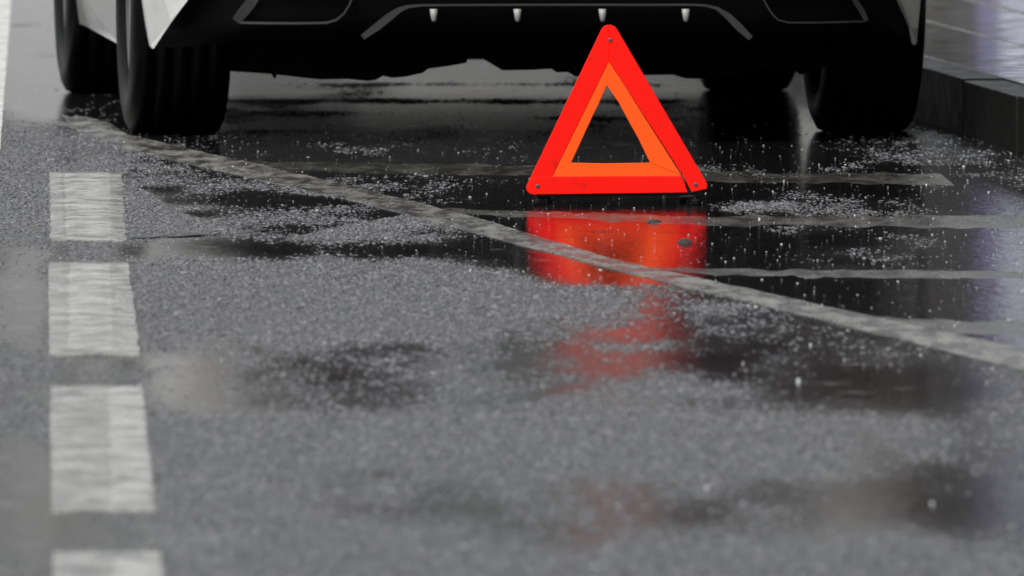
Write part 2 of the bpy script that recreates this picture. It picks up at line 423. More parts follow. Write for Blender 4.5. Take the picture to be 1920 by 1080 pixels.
strip_mark('diagonal_line',
           [(-60, 172), (60, 195), (200, 228), (240, 254), (620, 340), (880, 405), (1140, 484), (1545, 574), (1920, 655), (2100, 694)],
           [(-60, 200), (60, 224), (200, 262), (240, 281), (700, 386), (1000, 466), (1250, 531), (1500, 590), (1920, 695), (2100, 738)],
           0.0026, M_LINE, 'long worn white line running diagonally across the wet road', sub=14)
for up, lo, lab in (
    ([(470, 301), (1000, 309), (1500, 323), (1760, 324)], [(510, 322), (1000, 331), (1500, 345), (1790, 348)], 'faint hatch stripe between the car and the warning triangle'),
    ([(780, 388), (1300, 404), (1920, 402)], [(860, 402), (1330, 424), (1920, 430)], 'faint hatch stripe just in front of the warning triangle feet'),
    ([(1175, 497), (1500, 506), (1920, 506)], [(1230, 511), (1500, 521), (1920, 526)], 'thin pale hatch stripe right of the red triangle reflection'),
    ([(1640, 592), (1790, 600), (2000, 602)], [(1735, 613), (1800, 628), (2000, 631)], 'short hatch stripe at the right edge meeting the diagonal line')):
    strip_mark('hatch_stripe', up, lo, 0.0007, M_HATCH, lab, sub=16, wob=0.02)

M_TAR = mat('tar_black', (0.006, 0.006, 0.006), 0.35)
strip_mark('tar_seam', [(236, 445), (330, 442), (420, 435), (500, 430)], [(236, 449), (330, 446), (420, 439), (500, 433)], 0.0034, M_TAR, 'thin dark seam in the asphalt right of the farthest lane dash', sub=10, cat='tar seam', wob=0.004)

# ------------------------------------------------------------------ kerb and pavement
KH = 0.13
M_JOINT_SHEEN = speckle('joint_sheen', (0.16, 0.155, 0.145), (0.30, 0.29, 0.27), 60, (0.15, 0.4), 0.2)  # pale colour stands in for sky mirrored by water in the joints
kerb = empty('kerb', (KA.x, KA.y, 0), math.atan2(-KD.x, KD.y)); tag(kerb, kind='structure')   # local y runs along the kerb
kb = bmesh.new(); add_box(kb, (0.06, 30, -0.075), (0.12, 90, 0.05)); bm_obj('kerb_bedding', kb, M_FAR, kerb)
kerb_mesh = None
KW = 0.105
for i in range(-14, 34):
    if kerb_mesh is None:
        bm = bmesh.new(); add_box(bm, (KW / 2, 0.5, (KH - 0.05) / 2), (KW, 0.994, KH + 0.05))
        o = bm_obj('kerb_stone', bm, M_KERB, kerb, bevel=0.008); kerb_mesh = o.data
    else:
        o = link(bpy.data.objects.new('kerb_stone', kerb_mesh), kerb)
    o.location = (random.uniform(-0.003, 0.003), i * 1.0, random.uniform(-0.003, 0.003))
pave = empty('pavement', (KA.x, KA.y, 0), math.atan2(-KD.x, KD.y)); tag(pave, kind='structure')
bm = bmesh.new(); add_box(bm, (KW + 3.51, 30, 0.025), (7.0, 90, 0.196)); bm_obj('pavement_base', bm, M_JOINT_SHEEN, pave)
q = P(1735, 37, KH) - Vector((KA.x, KA.y, KH)); ROW = q.dot(KN) - KW
print('paving row', ROW, 'kerb dir', KD)
slab_mesh = None
for r in range(6):
    for i in range(-8, 16):
        if slab_mesh is None:
            bm = bmesh.new(); add_box(bm, (ROW / 2, 1.0, 0.03), (ROW - 0.011, 1.996, 0.06))
            o = bm_obj('paving_slab', bm, M_SLAB, pave, bevel=0.004); slab_mesh = o.data
        else:
            o = link(bpy.data.objects.new('paving_slab', slab_mesh), pave)
        o.location = (KW + 0.005 + r * ROW, i * 2.0 + (r % 2) * 0.9, KH - 0.062 + random.uniform(-0.002, 0.002))

# ------------------------------------------------------------------ warning triangle
TP = P(1150, 384); TY = TP.y
M_RED = mat('triangle_red', (0.93, 0.012, 0.008), 0.45, spec=0.15); n, l, b = nodes(M_RED)
f = noise(n, l, 9, 6, 0.75); l.new(ramp(n, l, f, [(0.30, (0.42, 0.012, 0.008)), (0.42, (0.93, 0.008, 0.003))]), b.inputs['Base Color'])
bump(n, l, noise(n, l, 420, 2), b, 0.15, 0.0008)
vt = n.new('ShaderNodeTexVoronoi'); vt.inputs['Scale'].default_value = 260.0; tcv = n.new('ShaderNodeTexCoord'); l.new(tcv.outputs['Object'], vt.inputs['Vector'])
l.new(ramp(n, l, vt.outputs['Distance'], [(0.1, g(0.3)), (0.6, g(0.6))]), b.inputs['Roughness'])
M_ORANGE = mat('triangle_orange', (0.93, 0.11, 0.014), 0.5, spec=0.15); n, l, b = nodes(M_ORANGE)
f = noise(n, l, 12, 5, 0.7); l.new(ramp(n, l, f, [(0.2, (0.7, 0.09, 0.012)), (0.36, (0.97, 0.100, 0.010))]), b.inputs['Base Color'])
M_RIVET = mat('rivet_steel', (0.10, 0.09, 0.10), 0.5, 0.6)
M_BLACK = mat('black_steel', (0.003, 0.003, 0.003), 0.5, spec=0.15)
tri = empty('warning_triangle', (TP.x, TY, 0)); tag(tri, 'red and orange reflective warning triangle standing on the wet road', 'warning triangle')
def tw(px, py, dy=0.0): p = PY(px, py, TY + dy); return p - Vector((TP.x, TY, 0))
def fillet(a, b_, c, r, k=6):
    """round the corner b of a-b-c in pixel space"""
    A, B, C = Vector(a), Vector(b_), Vector(c)
    u, w_ = (A - B).normalized(), (C - B).normalized()
    ang = u.angle(w_); t = r / math.tan(ang / 2)
    cen = B + (u + w_).normalized() * (r / math.sin(ang / 2))
    p0, p1 = B + u * t - cen, B + w_ * t - cen
    a0 = math.atan2(p0.y, p0.x); da = math.atan2(p1.y, p1.x) - a0
    while da > math.pi: da -= 2 * math.pi
    while da < -math.pi: da += 2 * math.pi
    return [tuple(cen + r * Vector((math.cos(a0 + da * i / k), math.sin(a0 + da * i / k)))) for i in range(k + 1)]
T, BL, BR = (1141, 27), (979, 365.5), (1336, 361)          # sharp outer corners
oT, oL, oR = (1142, 115), (1036, 331.5), (1281, 330)         # red / orange seam
iT, iL, iR = (1138, 160), (1071, 305), (1219, 305)         # opening
def plate(name, pts, y0, th, m, par, bev=0.0012):
    v, f = prism([tw(x, y, y0) for x, y in pts], (0, th, 0))
    bm = bmesh.new(); bv = [bm.verts.new(p) for p in v]
    for q_ in f: bm.faces.new([bv[i] for i in q_])
    return bm_obj(name, bm, m, par, bevel=bev, seg=1)
capT, capL, capR = fillet(BL, T, BR, 17), fillet(T, BL, BR, 13), fillet(BL, BR, T, 13)
mid = lambda p, q_, t: (p[0] + (q_[0] - p[0]) * t, p[1] + (q_[1] - p[1]) * t)
# arms: red strip + orange strip; right arm in front of the bottom bar, the left arm behind it
la = capT[:4] + [oT, oL, mid(oL, BL, 0.35)] + capL[:4][::-1]
plate('red_arm', la, 0.0, 0.006, M_RED, tri)
ra = [capT[3]] + capT[4:] + capR[3:] [::-1][:0] + [capR[-1], capR[-2], capR[-3], capR[-4], (1297, 360.5), (1281, 330), oT]
plate('red_arm', ra, -0.0035, 0.006, M_RED, tri)
bb = capL[1:] + [(1290, 361.5), (1279, 331), oL, (1003, 332)]
plate('red_bar', bb, -0.0015, 0.006, M_RED, tri)
la_o = [oT, oL, iL, (1089, 266), (1113, 214), (1121, 198), iT]
plate('orange_arm', la_o, 0.0006, 0.005, M_ORANGE, tri, 0.0006)
ra_o = [oT, iT, (1146, 172), (1160, 192), (1176, 222), (1196, 258), iR, (1278, 329.5)]
plate('orange_arm', ra_o, -0.0008, 0.005, M_ORANGE, tri, 0.0006)
plate('orange_bar', [oL, (1279, 330.5), iR, (1198, 305.5), (1140, 306.5), (1090, 305.5), iL], -0.0003, 0.005, M_ORANGE, tri, 0.0006)
for (x, y), yy in (((1144, 75), -0.0035), ((1008, 349), -0.0015), ((1304, 346), -0.0035)):
    c = tw(x, y, yy)
    v, f = tube([c + Vector((0, 0.0005, 0)), c + Vector((0, -0.0012, 0)), c + Vector((0, -0.0022, 0))], 0.0042, 12)
    v = [c + (Vector(p) - c) * (0.75 if k >= 24 else 1) for k, p in enumerate(v)]
    new_obj('rivet', v, f, M_RIVET, tri)
# stand: crossed spring legs of black steel with small feet
for x0, dx in ((1006, 26), (1303, -22)):
    top = tw(x0, 366, 0.010)
    for dy in (-0.012, 0.11):
        foot = Vector((tw(x0 + (0 if dy < 0 else dx), 384).x, dy, 0.006))
        v, f = tube([top, Vector((top.x, dy * 0.35, top.z * 0.8)), Vector((foot.x, dy, 0.012)), foot], 0.0042, 8)
        new_obj('leg', v, f, M_BLACK, tri, True)
        box('foot', (foot.x, dy, 0.006), (0.016, 0.02, 0.012), M_BLACK, tri, 0.003)
a_, b_ = tw(1003, 368, 0.006), tw(1306, 364, 0.006)
v, f = prism([a_ + Vector((0, 0, 0.004)), b_ + Vector((0, 0, 0.004)), b_ - Vector((0, 0, 0.002)), a_ - Vector((0, 0, 0.002))], (0, 0.016, 0)); new_obj('stand_rail', v, f, M_BLACK, tri)

# ------------------------------------------------------------------ the white car, standing along the kerb
YAW = RAD(5.0)
cA = P(231, 250)
HT = 0.945
R_AX = Vector((math.cos(YAW), math.sin(YAW), 0))
cO = cA + R_AX * HT
car = empty('parked_car', (cO.x, cO.y, 0), YAW)
tag(car, 'white car with black lower bumper standing behind the warning triangle', 'car')
CI = (Matrix.Translation(cO) @ Matrix.Rotation(YAW, 4, 'Z')).inverted()
camL = CI @ CAM
def cl(px, py, yl):                        # pixel -> car-local point on the plane y = yl
    d = CI.to_3x3() @ ray(px, py); return camL + d * ((yl - camL.y) / d.y)
M_WHITE = mat('car_white', (0.52, 0.52, 0.51), 0.3, coat=0.7, coat_rough=0.06); n, l, b = nodes(M_WHITE)
l.new(ramp(n, l, noise(n, l, 5, 5, 0.7), [(0.3, (0.36, 0.36, 0.35)), (0.6, (0.46, 0.46, 0.45))]), b.inputs['Base Color'])
M_CLAD = mat('black_cladding', (0.0018, 0.0018, 0.0019), 0.45, spec=0.12); n, l, b = nodes(M_CLAD)
bump(n, l, noise(n, l, 300, 2), b, 0.1, 0.001)
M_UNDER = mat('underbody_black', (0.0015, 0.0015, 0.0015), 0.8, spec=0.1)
M_RUB = mat('tyre_rubber', (0.0012, 0.0012, 0.0013), 0.42, spec=0.12); n, l, b = nodes(M_RUB)
bump(n, l, noise(n, l, 60, 4, 0.7), b, 0.25, 0.002)
M_TRIM = mat('satin_trim', (0.055, 0.055, 0.056), 0.35, 0.5)
M_RIM = mat('alloy_rim', (0.32, 0.32, 0.33), 0.3, 0.9)
M_GLASS = mat('dark_car_glass', (0.004, 0.004, 0.005), 0.12, spec=0.15)
M_TAIL = mat('tail_lamp_red', (0.035, 0.003, 0.003), 0.4, spec=0.15)
M_PEG = mat('diffuser_peg_grey', (0.30, 0.30, 0.285), 0.4)
M_PLATE = mat('plate_white', (0.6, 0.6, 0.58), 0.4)
WB, RT = 2.69, 0.36
# body shell: side outline with wheel arches, swept over the width with rounded corners
def arc(cy, cz, r, a0, a1, k=14): return [(cy + r * math.cos(RAD(a0 + (a1 - a0) * i / k)), cz + r * math.sin(RAD(a0 + (a1 - a0) * i / k))) for i in range(k + 1)]
AR = 0.425
outline = [(-0.80, 0.80), (-0.55, 0.78), (-0.44, 0.60)] + arc(0, RT, AR, 155, -24) + [(0.62, 0.19), (WB - 0.60, 0.19)] + arc(WB, RT, AR, 204, 15) + \
          [(WB + 0.62, 0.40), (WB + 0.80, 0.34), (WB + 0.92, 0.48), (WB + 0.90, 0.78), (WB + 0.70, 0.93), (WB - 0.05, 1.06), (WB - 0.75, 1.50),
           (WB - 1.15, 1.61), (0.9, 1.66), (0.0, 1.62), (-0.45, 1.52), (-0.72, 1.10), (-0.82, 1.0), (-0.84, 0.83)]
slices = [(-0.93, 0.10, 0.90), (-0.915, 0.05, 0.94), (-0.86, 0.022, 0.985), (-0.60, 0.006, 1.0), (0, 0, 1.01), (0.60, 0.006, 1.0), (0.86, 0.022, 0.985), (0.915, 0.05, 0.94), (0.93, 0.10, 0.90)]
v, f = [], []
no = len(outline)
for x, sh, zs in slices:
    for (y, z) in outline:
        yy = y
        if y < -0.35: yy = y + sh * 1.6 * min(1, (-0.35 - y) / 0.4)
        if y > WB + 0.5: yy = y - sh * 2.2
        zz = z if z < 1.0 else 1.0 + (z - 1.0) * zs
        xx = x * (1.0 if z < 1.0 else 1.0 - 0.16 * (z - 1.0) / 0.6)
        if z < 0.21: xx = x * 0.985
        v.append((xx, yy, zz))
for s in range(len(slices) - 1):
    for i in range(no):
        f.append((s * no + i, s * no + (i + 1) % no, (s + 1) * no + (i + 1) % no, (s + 1) * no + i))
f.append(tuple(range(no))); f.append(tuple(range((len(slices) - 1) * no, len(slices) * no)))
body = new_obj('body', v, f, M_WHITE, car)
# windows, lamps and plate on the body
def sheet(name, pts, off, m, par): v_, f_ = prism([Vector(p) for p in pts], off); return new_obj(name, v_, f_, m, par)
sheet('rear_window', [(-0.66, -0.80, 1.03), (0.66, -0.80, 1.03), (0.55, -0.50, 1.47), (-0.55, -0.50, 1.47)], (0, 0.03, 0.0), M_GLASS, car)
sheet('windscreen', [(-0.62, WB - 0.04, 1.09), (0.62, WB - 0.04, 1.09), (0.56, WB - 0.72, 1.50), (-0.56, WB - 0.72, 1.50)], (0, -0.02, -0.01), M_GLASS, car)
for s in (-1, 1):
    for y0, y1 in ((-0.35, 0.55), (0.62, 1.35), (1.42, WB - 0.35)):
        z1 = 1.48; y1t = min(y1, WB - 0.72)
        sheet('side_window', [(s * 0.922, y0, 1.06), (s * 0.922, y1, 1.06), (s * 0.835, y1t, z1), (s * 0.835, y0 + 0.05, z1)], (-s * 0.02, 0, 0), M_GLASS, car)
    sheet('tail_lamp', [(s * 0.30, -0.872, 0.785), (s * 0.84, -0.862, 0.77), (s * 0.93, -0.80, 1.03), (s * 0.30, -0.868, 1.03)], (0, 0.12, 0), M_TAIL, car)
    v_, f_ = prism([Vector((s * 0.92, WB - 0.62, 1.02)), Vector((s * 1.08, WB - 0.66, 1.05)), Vector((s * 1.09, WB - 0.66, 1.17)), Vector((s * 0.94, WB - 0.62, 1.15))], (0, 0.09, 0))
    new_obj('mirror', v_, f_, M_WHITE, car)
    v_, f_ = tube([(s * 0.70, -0.2, 1.60), (s * 0.70, -0.1, 1.66), (s * 0.70, 1.3, 1.67), (s * 0.70, 1.4, 1.61)], 0.014); new_obj('roof_rail', v_, f_, M_CLAD, car, True)
    sheet('headlamp', [(s * 0.45, WB + 0.91, 0.66), (s * 0.82, WB + 0.74, 0.68), (s * 0.84, WB + 0.66, 0.80), (s * 0.45, WB + 0.86, 0.76)], (0, -0.08, 0), M_GLASS, car)
sheet('added_tailgate_band', [(-0.30, -0.858, 0.81), (0.30, -0.858, 0.81), (0.30, -0.862, 1.03), (-0.30, -0.862, 1.03)], (0, 0.05, 0), M_CLAD, car)  # unseen dark band between the lamps, added to darken the road reflection
box('number_plate', (0, -0.868, 0.66), (0.52, 0.012, 0.112), M_PLATE, car, 0.003)
# lower rear bumper: black fascia bent round the corners, dropped to the photo's lower edge
def fascia_y(x): return -0.80 + 0.20 * (abs(x) / 0.90) ** 7
zc = cl(1000, 74, -0.80).z
v, f = [], []
XS = np.linspace(-0.905, 0.905, 49)
ZP = [(0.0, 0.10), (0.0, 0.02), (0.10, -0.008), (0.55, -0.02), (1.0, -0.03), (1.0, 0.25)]
zl_c = cl(287, 91, fascia_y(-0.83)).z
for x in XS:
    e = max(0, (abs(x) - 0.66) / 0.20); zb = zc + (zl_c - zc) * min(1, e)
    for t, dy in ZP: v.append((x, fascia_y(x) + dy, zb + (0.80 - zb) * t))
k = len(ZP)
for i in range(len(XS) - 1):
    for j in range(k - 1): f.append((i * k + j, (i + 1) * k + j, (i + 1) * k + j + 1, i * k + j + 1))
o = new_obj('rear_bumper', v, f, M_CLAD, car, True)
# white bumper corners that taper to a point above the rear tyres
def corner(pts, yl, nm='bumper_corner'):
    pp = [cl(x, y, yl + dy) for x, y, dy in pts]
    v_, f_ = prism(pp, (0, 0.05, 0))
    bm = bmesh.new(); bv = [bm.verts.new(p) for p in v_]
    for q_ in f_: bm.faces.new([bv[i] for i in q_])
    return bm_obj(nm, bm, M_WHITE, car, bevel=0.004, seg=2)
corner([(258, -380, 0.12), (262, -160, 0.10), (266, -40, 0.10), (268, 5, 0.10), (274, 45, 0.10), (282, 88, 0.10), (286, 93, 0.08), (292, 86, 0.07), (322, 42, 0.035), (350, 3, 0.0), (400, -60, -0.03), (470, -160, -0.05), (440, -380, -0.02)], -0.79)
corner([(1727, -110, 0.12), (1727, 0, 0.12), (1722, 52, 0.12), (1719, 84, 0.12), (1714, 86, 0.10), (1708, 55, 0.08), (1690, 2, 0.02), (1650, -70, -0.02), (1640, -110, -0.03)], -0.79)
# satin trims
def ribbon(name, pts, yl, m, par=car, th=0.012):
    """pts: (px, py, half width px) centre line"""
    A, B = [], []
    for i, (x, y, w_) in enumerate(pts):
        x0, y0, _ = pts[max(i - 1, 0)]; x1, y1, _ = pts[min(i + 1, len(pts) - 1)]
        d = Vector((x1 - x0, y1 - y0)).normalized(); nn_ = Vector((-d.y, d.x))
        xl = cl(x, y, yl).x
        A.append(cl(x + nn_.x * w_, y + nn_.y * w_, yl)); B.append(cl(x - nn_.x * w_, y - nn_.y * w_, yl))
    v_, f_ = [], []
    for a1, b1 in zip(A, B):
        dy = fascia_y(a1.x) - (-0.80)
        for q_, ox in ((a1, 0), (b1, 0), (b1, th), (a1, th)): v_.append((q_.x, q_.y + dy + ox, q_.z))
    for i in range(len(A) - 1):
        for j in range(4): f_.append((i * 4 + j, i * 4 + (j + 1) % 4, (i + 1) * 4 + (j + 1) % 4, (i + 1) * 4 + j))
    f_.append((0, 1, 2, 3)); q_ = (len(A) - 1) * 4; f_.append((q_, q_ + 1, q_ + 2, q_ + 3))
    return new_obj(name, v_, f_, m, par)
YT = -0.836
ribbon('diffuser_trim', [(680, 70, 5), (705, 52, 7), (730, 32, 7), (748, 19, 5), (765, 12.5, 3), (790, 10, 2), (850, 9.5, 1.8), (1000, 9, 1.8), (1150, 9, 1.8), (1300, 9, 1.8),
                         (1325, 10.5, 2), (1345, 16, 3), (1365, 30, 6), (1385, 50, 7), (1408, 72, 5)], YT, M_TRIM)
ribbon('exhaust_trim', [(445, 41, 8), (458, 24, 10), (472, 6, 10), (484, -8, 7), (500, -14, 4), (560, -16, 3), (640, -16, 3), (662, -8, 2.5), (655, 10, 1.5), (645, 26, 1.5), (630, 38, 2),
                        (612, 43, 2), (560, 44, 2), (500, 44, 2), (452, 43.5, 2)], YT, M_TRIM)
ribbon('exhaust_trim', [(1630, 41, 4), (1622, 24, 5), (1610, 6, 5), (1600, -8, 4), (1580, -14, 3), (1520, -16, 3), (1450, -16, 3), (1428, -8, 2), (1438, 10, 1.2), (1448, 26, 1.2), (1460, 38, 1.2),
                        (1480, 42.5, 1.2), (1530, 43, 1.2), (1590, 42, 1.2), (1624, 41.5, 1.2)], YT, M_TRIM)
for x in (813, 970, 1129.5, 1285.5):       # four little tapered pegs under the diffuser
    a1, b1 = cl(x, 17, YT - 0.004), cl(x + 1, 41, YT - 0.004)
    v_, f_ = [], []
    for t, w_ in ((0, 0.0092), (0.55, 0.0078), (0.9, 0.0058), (1.0, 0.0030)):
        c = a1.lerp(b1, t)
        for j in range(10): v_.append((c.x + w_ * math.cos(j * 0.6283), c.y + w_ * math.sin(j * 0.6283), c.z))
    for i in range(3):
        for j in range(10): f_.append((i * 10 + j, i * 10 + (j + 1) % 10, (i + 1) * 10 + (j + 1) % 10, (i + 1) * 10 + j))
    f_ += [tuple(range(10)), tuple(range(30, 40))]
    new_obj('diffuser_peg', v_, f_, M_PEG, car, True)
# underbody: exhaust, tank and axle silhouette
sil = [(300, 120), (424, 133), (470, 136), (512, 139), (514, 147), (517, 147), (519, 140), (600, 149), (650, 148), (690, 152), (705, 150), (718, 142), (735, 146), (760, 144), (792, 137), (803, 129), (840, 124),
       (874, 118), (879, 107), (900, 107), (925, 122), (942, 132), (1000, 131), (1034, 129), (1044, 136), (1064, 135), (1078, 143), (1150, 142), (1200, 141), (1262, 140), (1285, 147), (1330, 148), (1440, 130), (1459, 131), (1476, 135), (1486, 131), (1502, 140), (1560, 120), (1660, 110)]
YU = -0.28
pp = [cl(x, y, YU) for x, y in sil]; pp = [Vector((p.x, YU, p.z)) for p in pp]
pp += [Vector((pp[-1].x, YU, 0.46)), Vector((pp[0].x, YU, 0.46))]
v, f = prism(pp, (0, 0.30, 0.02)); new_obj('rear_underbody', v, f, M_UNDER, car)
bm = bmesh.new(); add_box(bm, (0, 1.45, 0.31), (1.30, 3.4, 0.20)); add_box(bm, (0, -0.5, 0.40), (1.4, 0.5, 0.18)); add_box(bm, (0, WB - 0.1, 0.25), (1.16, 0.9, 0.19)); add_box(bm, (0, WB + 0.55, 0.245), (1.6, 0.3, 0.36)); bm_obj('floor_pan_and_blocker', bm, M_UNDER, car, bevel=0.03)  # last box is an unseen low dam, added to block light under the car
# wheels
TW = 0.232
prof = []
h2 = TW / 2
side = [(-h2 * 0.78, 0.235), (-h2 * 0.98, 0.262), (-h2 * 1.04, 0.295), (-h2 * 0.99, 0.325), (-h2 * 0.90, 0.346)]
tread = []
for gx in (-0.062, -0.022, 0.022, 0.062):
    tread += [(gx - 0.006, None), (gx - 0.004, -0.008), (gx + 0.004, -0.008), (gx + 0.006, None)]
def crown(x): return RT - 0.012 * (abs(x) / h2) ** 3
prof = side + [(x, crown(x) + (d or 0)) for x, d in tread] + [(-x, r) for x, r in side[::-1]] + [(h2 * 0.7, 0.235)]
tyre_v, tyre_f = lathe_x(prof, 96)
rim_prof = [(-h2 * 0.80, 0.242), (-h2 * 0.86, 0.236), (-h2 * 0.70, 0.222), (h2 * 0.7, 0.222), (h2 * 0.7, 0.236)]
rim_v, rim_f = lathe_x(rim_prof, 48)
sp_bm = bmesh.new()
for i in range(5):
    a0 = 2 * math.pi * i / 5
    m4 = Matrix.Translation((-h2 * 0.62, 0.125 * math.cos(a0), 0.125 * math.sin(a0))) @ Matrix.Rotation(a0, 4, 'X') @ Matrix.Diagonal((0.03, 0.20, 0.055, 1))
    bmesh.ops.create_cube(sp_bm, size=1, matrix=m4)
bmesh.ops.create_cone(sp_bm, cap_ends=True, segments=20, radius1=0.06, radius2=0.05, depth=0.04, matrix=Matrix.Translation((-h2 * 0.62, 0, 0)) @ Matrix.Rotation(math.pi / 2, 4, 'Y'))
sp_me = bpy.data.meshes.new('spokes'); sp_bm.to_mesh(sp_me); sp_bm.free(); sp_me.materials.append(M_RIM)
tyre_me = rim_me = disc_me = None
for s in (-1, 1):
    for y in (0, WB):
        w = bpy.data.objects.new('wheel', bpy.data.meshes.new('wheel_hub'))
        if tyre_me is None:
            bm = bmesh.new(); bmesh.ops.create_cone(bm, cap_ends=True, segments=32, radius1=0.16, radius2=0.16, depth=0.10, matrix=Matrix.Rotation(math.pi / 2, 4, 'Y'))
            disc_me = bpy.data.meshes.new('hub'); bm.to_mesh(disc_me); bm.free(); disc_me.materials.append(M_UNDER)
        w = bpy.data.objects.new('wheel', disc_me); link(w, car)
        w.location = (s * (HT - h2 * 1.04), y, RT - 0.010); w.rotation_euler = (0, 0, 0 if s < 0 else math.pi)
        if tyre_me is None:
            t = new_obj('tyre', tyre_v, tyre_f, M_RUB, w, True); tyre_me = t.data
            t = new_obj('rim', rim_v, rim_f, M_RIM, w, True); rim_me = t.data
        else:
            link(bpy.data.objects.new('tyre', tyre_me), w); link(bpy.data.objects.new('rim', rim_me), w)
        link(bpy.data.objects.new('spokes', sp_me), w)
        # arch liner
        lv, lf = [], []
        for i in range(17):
            a0 = RAD(-12 + 204 * i / 16)
            for xx in (0.55, 0.915): lv.append((s * xx, y + (AR - 0.01) * math.cos(a0), RT + (AR - 0.01) * math.sin(a0)))
        for i in range(16): lf.append((2 * i, 2 * i + 1, 2 * i + 3, 2 * i + 2))
        new_obj('arch_liner', lv, lf, M_UNDER, car)

# ------------------------------------------------------------------ rain: bubbles and drops on the road
def dome(name, px, py, wpx, hpx, m, label, group=None):
    p = P(px, py); sc = F_PX / p.y
    bm = bmesh.new(); bmesh.ops.create_icosphere(bm, subdivisions=3, radius=1.0)
    for v_ in bm.verts:
        if v_.co.z < -0.1: v_.co.z = -0.1
        k_ = 1 + 0.25 * math.exp(-v_.co.z * 6) if v_.co.z >= -0.05 else 1.3
        v_.co.x *= k_; v_.co.y *= k_
    bmesh.ops.scale(bm, verts=bm.verts, vec=(wpx / sc / 2, wpx / sc / 2, hpx / sc))
    o = bm_obj(name, bm, m, None, True); o.location = (p.x, p.y, 0.0008)
    return tag(o, label, 'bubble', group)
M_BUB = mat('bubble_water', (0.25, 0.25, 0.25), 0.04, ior=1.15); M_BUB.node_tree.nodes['Principled BSDF'].inputs['Transmission Weight'].default_value = 0.85
dome('rain_bubble', 1226, 417, 24, 6, M_BUB, 'rain bubble nearer the triangle, floating in its red reflection')
dome('rain_bubble', 1284, 455, 24, 8, M_BUB, 'rain bubble at the right rim of the red reflection')
drops = [(437, 315, 9), (845, 404, 7), (812, 408, 6), (882, 508, 8), (725, 675, 7), (1497, 716, 14), (1326, 918, 14), (1748, 945, 10), (1520, 648, 8), (1393, 682, 6), (1603, 406, 7), (1750, 411, 6),
         (1737, 347, 6), (1470, 341, 6), (1541, 574, 8), (1158, 948, 8), (1424, 413, 9), (462, 322, 6), (507, 338, 6), (1790, 612, 7), (1424, 800, 8), (1640, 775, 6), (610, 640, 6), (415, 676, 6), (292, 267, 5), (1705, 250, 5)]
drop_me = None
for px, py, w_ in drops:
    p = P(px, py); sc = F_PX / p.y; r = w_ / sc / 2 * 0.75
    if drop_me is None:
        bm = bmesh.new()
        sv_, kk = [], 9
        for t_, (zz, rr_) in enumerate(((-0.8, 1.1), (-0.45, 0.75), (0.2, 0.55), (0.8, 0.62), (1.15, 0.5))):
            ring = []
            for j in range(kk):
                jag = (0.55 if j % 2 else -0.25) if t_ == 4 else 0.0
                a0 = 6.2832 * j / kk
                ring.append(bm.verts.new((rr_ * math.cos(a0) * random.uniform(0.8, 1.2), rr_ * math.sin(a0) * random.uniform(0.8, 1.2), zz + jag + random.uniform(-0.12, 0.12))))
            sv_.append(ring)
        for t_ in range(4):
            for j in range(kk): bm.faces.new((sv_[t_][j], sv_[t_][(j + 1) % kk], sv_[t_ + 1][(j + 1) % kk], sv_[t_ + 1][j]))
        cap = bm.verts.new((0, 0, 0.7))
        for j in range(kk): bm.faces.new((sv_[4][j], sv_[4][(j + 1) % kk], cap))
        for dx, dz, dr in ((0.5, 1.9, 0.22), (-0.7, 1.5, 0.16)):
            bmesh.ops.create_icosphere(bm, subdivisions=1, radius=dr, matrix=Matrix.Translation((dx, 0.1, dz)))
        o = bm_obj('splash_drop', bm, M_DROP, None, True); drop_me = o.data
    else: o = link(bpy.data.objects.new('splash_drop', drop_me))
    o.location = (p.x, p.y, max(0.0, float(relief(np.array([p.x]), np.array([p.y]))[0])) + r * 0.35)
    o.scale = (r * 1.1, r * 1.1, r * random.uniform(0.45, 0.8)); o.rotation_euler = (0, 0, random.uniform(0, 6))
    tag(o, 'small bright raindrop splashing up from the wet asphalt', 'raindrop', 'raindrops splashing on the road')
nn = 2700
sy_ = rng.uniform(24, 36, nn); sx_ = rng.uniform(-1, 1, nn) * (0.0353 * sy_ + 0.1)
px, py = to_px(sx_, sy_); keep = (sx_ < kerb_x(sy_) - 0.02) & ((py < diag_y(px) + 90))
sx_, sy_ = sx_[keep], sy_[keep]
me = bpy.data.meshes.new('splash_droplets'); me.vertices.add(len(sx_))
rr = np.clip(rng.lognormal(math.log(0.85), 0.45, len(sx_)), 0.4, 3.2) * 0.001
me.vertices.foreach_set('co', np.stack([sx_, sy_, np.maximum(relief(sx_, sy_), 0) + rng.exponential(0.002, len(sx_))], -1).astype(np.float32).ravel())
a = me.attributes.new('stone_scale', 'FLOAT_VECTOR', 'POINT'); a.data.foreach_set('vector', np.stack([rr * rng.uniform(0.8, 1.8, len(rr)), rr, rr * 0.8], -1).astype(np.float32).ravel())
a = me.attributes.new('stone_rot', 'FLOAT_VECTOR', 'POINT'); a.data.foreach_set('vector', np.zeros(len(rr) * 3, np.float32))
me.materials.append(M_DROP)
sd = link(bpy.data.objects.new('splash_droplets', me)); tag(sd, 'tiny rain droplets spattering over the wet asphalt', 'rain droplets', kind='stuff')
instancer(sd, M_DROP, 1, 0)

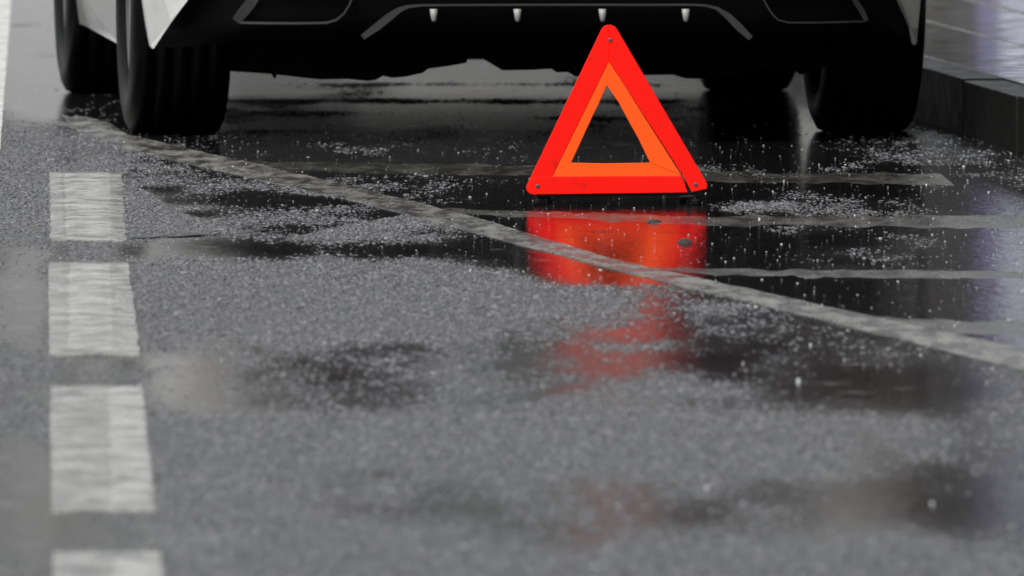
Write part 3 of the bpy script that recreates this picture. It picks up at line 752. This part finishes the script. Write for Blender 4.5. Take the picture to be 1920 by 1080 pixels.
# ------------------------------------------------------------------ the street beyond, mirrored in the wet ground, with some parts added for the light
M_WALL_L = speckle('pale_render', (0.17, 0.17, 0.168), (0.23, 0.23, 0.225), 3, (0.6, 0.8), 0)
M_WALL_D = speckle('dark_brick', (0.022, 0.020, 0.019), (0.04, 0.036, 0.034), 4, (0.6, 0.8), 0)
M_REFL_PANEL = speckle('white_reflection_panel', (0.55, 0.56, 0.58), (0.70, 0.71, 0.73), 1.2, (0.5, 0.7), 0)
M_PANE = mat('window_pane', (0.02, 0.022, 0.025), 0.1)
def building(name, x0, x1, y, h, depth, m, label, wstep, wsize, z0=1.2, side=None):
    r = empty(name, ((x0 + x1) / 2, y, 0)); W = x1 - x0
    if side is not None: r.location = (side, (x0 + x1) / 2, 0); r.rotation_euler.z = -math.pi / 2
    box('wall', (0, depth / 2, h / 2), (W, depth, h), m, r); box('roof', (0, depth / 2, h + 0.15), (W + 0.5, depth + 0.5, 0.3), M_UNDER, r)
    wm = None
    nx = int(W / wstep); nz = int((h - z0) / 3.2)
    for i in range(nx):
        for j in range(nz):
            if wm is None:
                o = box('window', (0, 0, 0), (wsize[0], 0.06, wsize[1]), M_PANE, r, 0.01); wm = o.data
            else: o = link(bpy.data.objects.new('window', wm), r)
            o.location = (-W / 2 + wstep * (i + 0.5) , -0.02, z0 + 3.2 * j + wsize[1] / 2)
    return tag(r, label, 'building')
building('apartment_building', -26, 2.4, 130, 15, 12, M_WALL_L, 'pale building at the far end of the street, seen only as reflection', 3.2, (1.1, 1.5))
box('reflection_panel', (-2.8, -0.12, 1.85), (22.8, 0.2, 3.7), M_REFL_PANEL, bpy.data.objects['apartment_building'])  # unseen white panel added to brighten the reflection at far left
for i in range(8): box('mirrored_pane', (-13.2 + i * 2.75, -0.24, 1.5), (1.5, 0.05, 1.9), M_PANE, bpy.data.objects['apartment_building'], 0.01)  # dark panes added so the panel's reflection breaks up
building('brick_building', 3.2, 26, 112, 14, 12, M_WALL_D, 'dark building beyond the pavement, seen only as dark reflection', 3.0, (1.3, 1.6))
building('sky_blocking_terrace', 8, 100, 0, 13, 10, M_WALL_D, 'unseen dark terrace along the pavement, added to block sky light from the right', 4.0, (1.6, 1.6), side=6.2)  # unseen mass put here to keep sky light off the right side
M_LIT = mat('lit_shop_window', (0.5, 0.5, 0.55), 0.3); n, l, b = nodes(M_LIT)
b.inputs['Emission Color'].default_value = (0.55, 0.58, 0.85, 1); b.inputs['Emission Strength'].default_value = 0.24
M_NEON = mat('violet_neon', (0.16, 0.15, 0.24), 0.3); n, l, b = nodes(M_NEON)
b.inputs['Emission Color'].default_value = (0.52, 0.48, 1.0, 1); b.inputs['Emission Strength'].default_value = 0.11
kx = 1.94
kiosk = empty('kiosk', (kx + 1.6, 62, 0.0)); tag(kiosk, 'kiosk with lit window and violet neon, mirrored in the wet pavement', 'kiosk')
box('wall', (0, 1.0, 1.45), (3.2, 2.0, 2.7), M_WALL_D, kiosk, 0.02)
box('roof', (0, 0.9, 2.86), (3.5, 2.4, 0.12), M_UNDER, kiosk, 0.02)
box('mirrored_pane', (0.0, -0.02, 1.25), (2.94, 0.05, 1.2), M_LIT, kiosk, 0.005)
for x in (-0.75, 0.15, 1.05): box('window_bar', (x, -0.06, 1.25), (0.06, 0.05, 1.2), M_UNDER, kiosk)
for x in (-1.52, 1.56): box('neon_tube', (x, -0.06, 1.15), (0.07, 0.05, 1.3), M_NEON, kiosk)
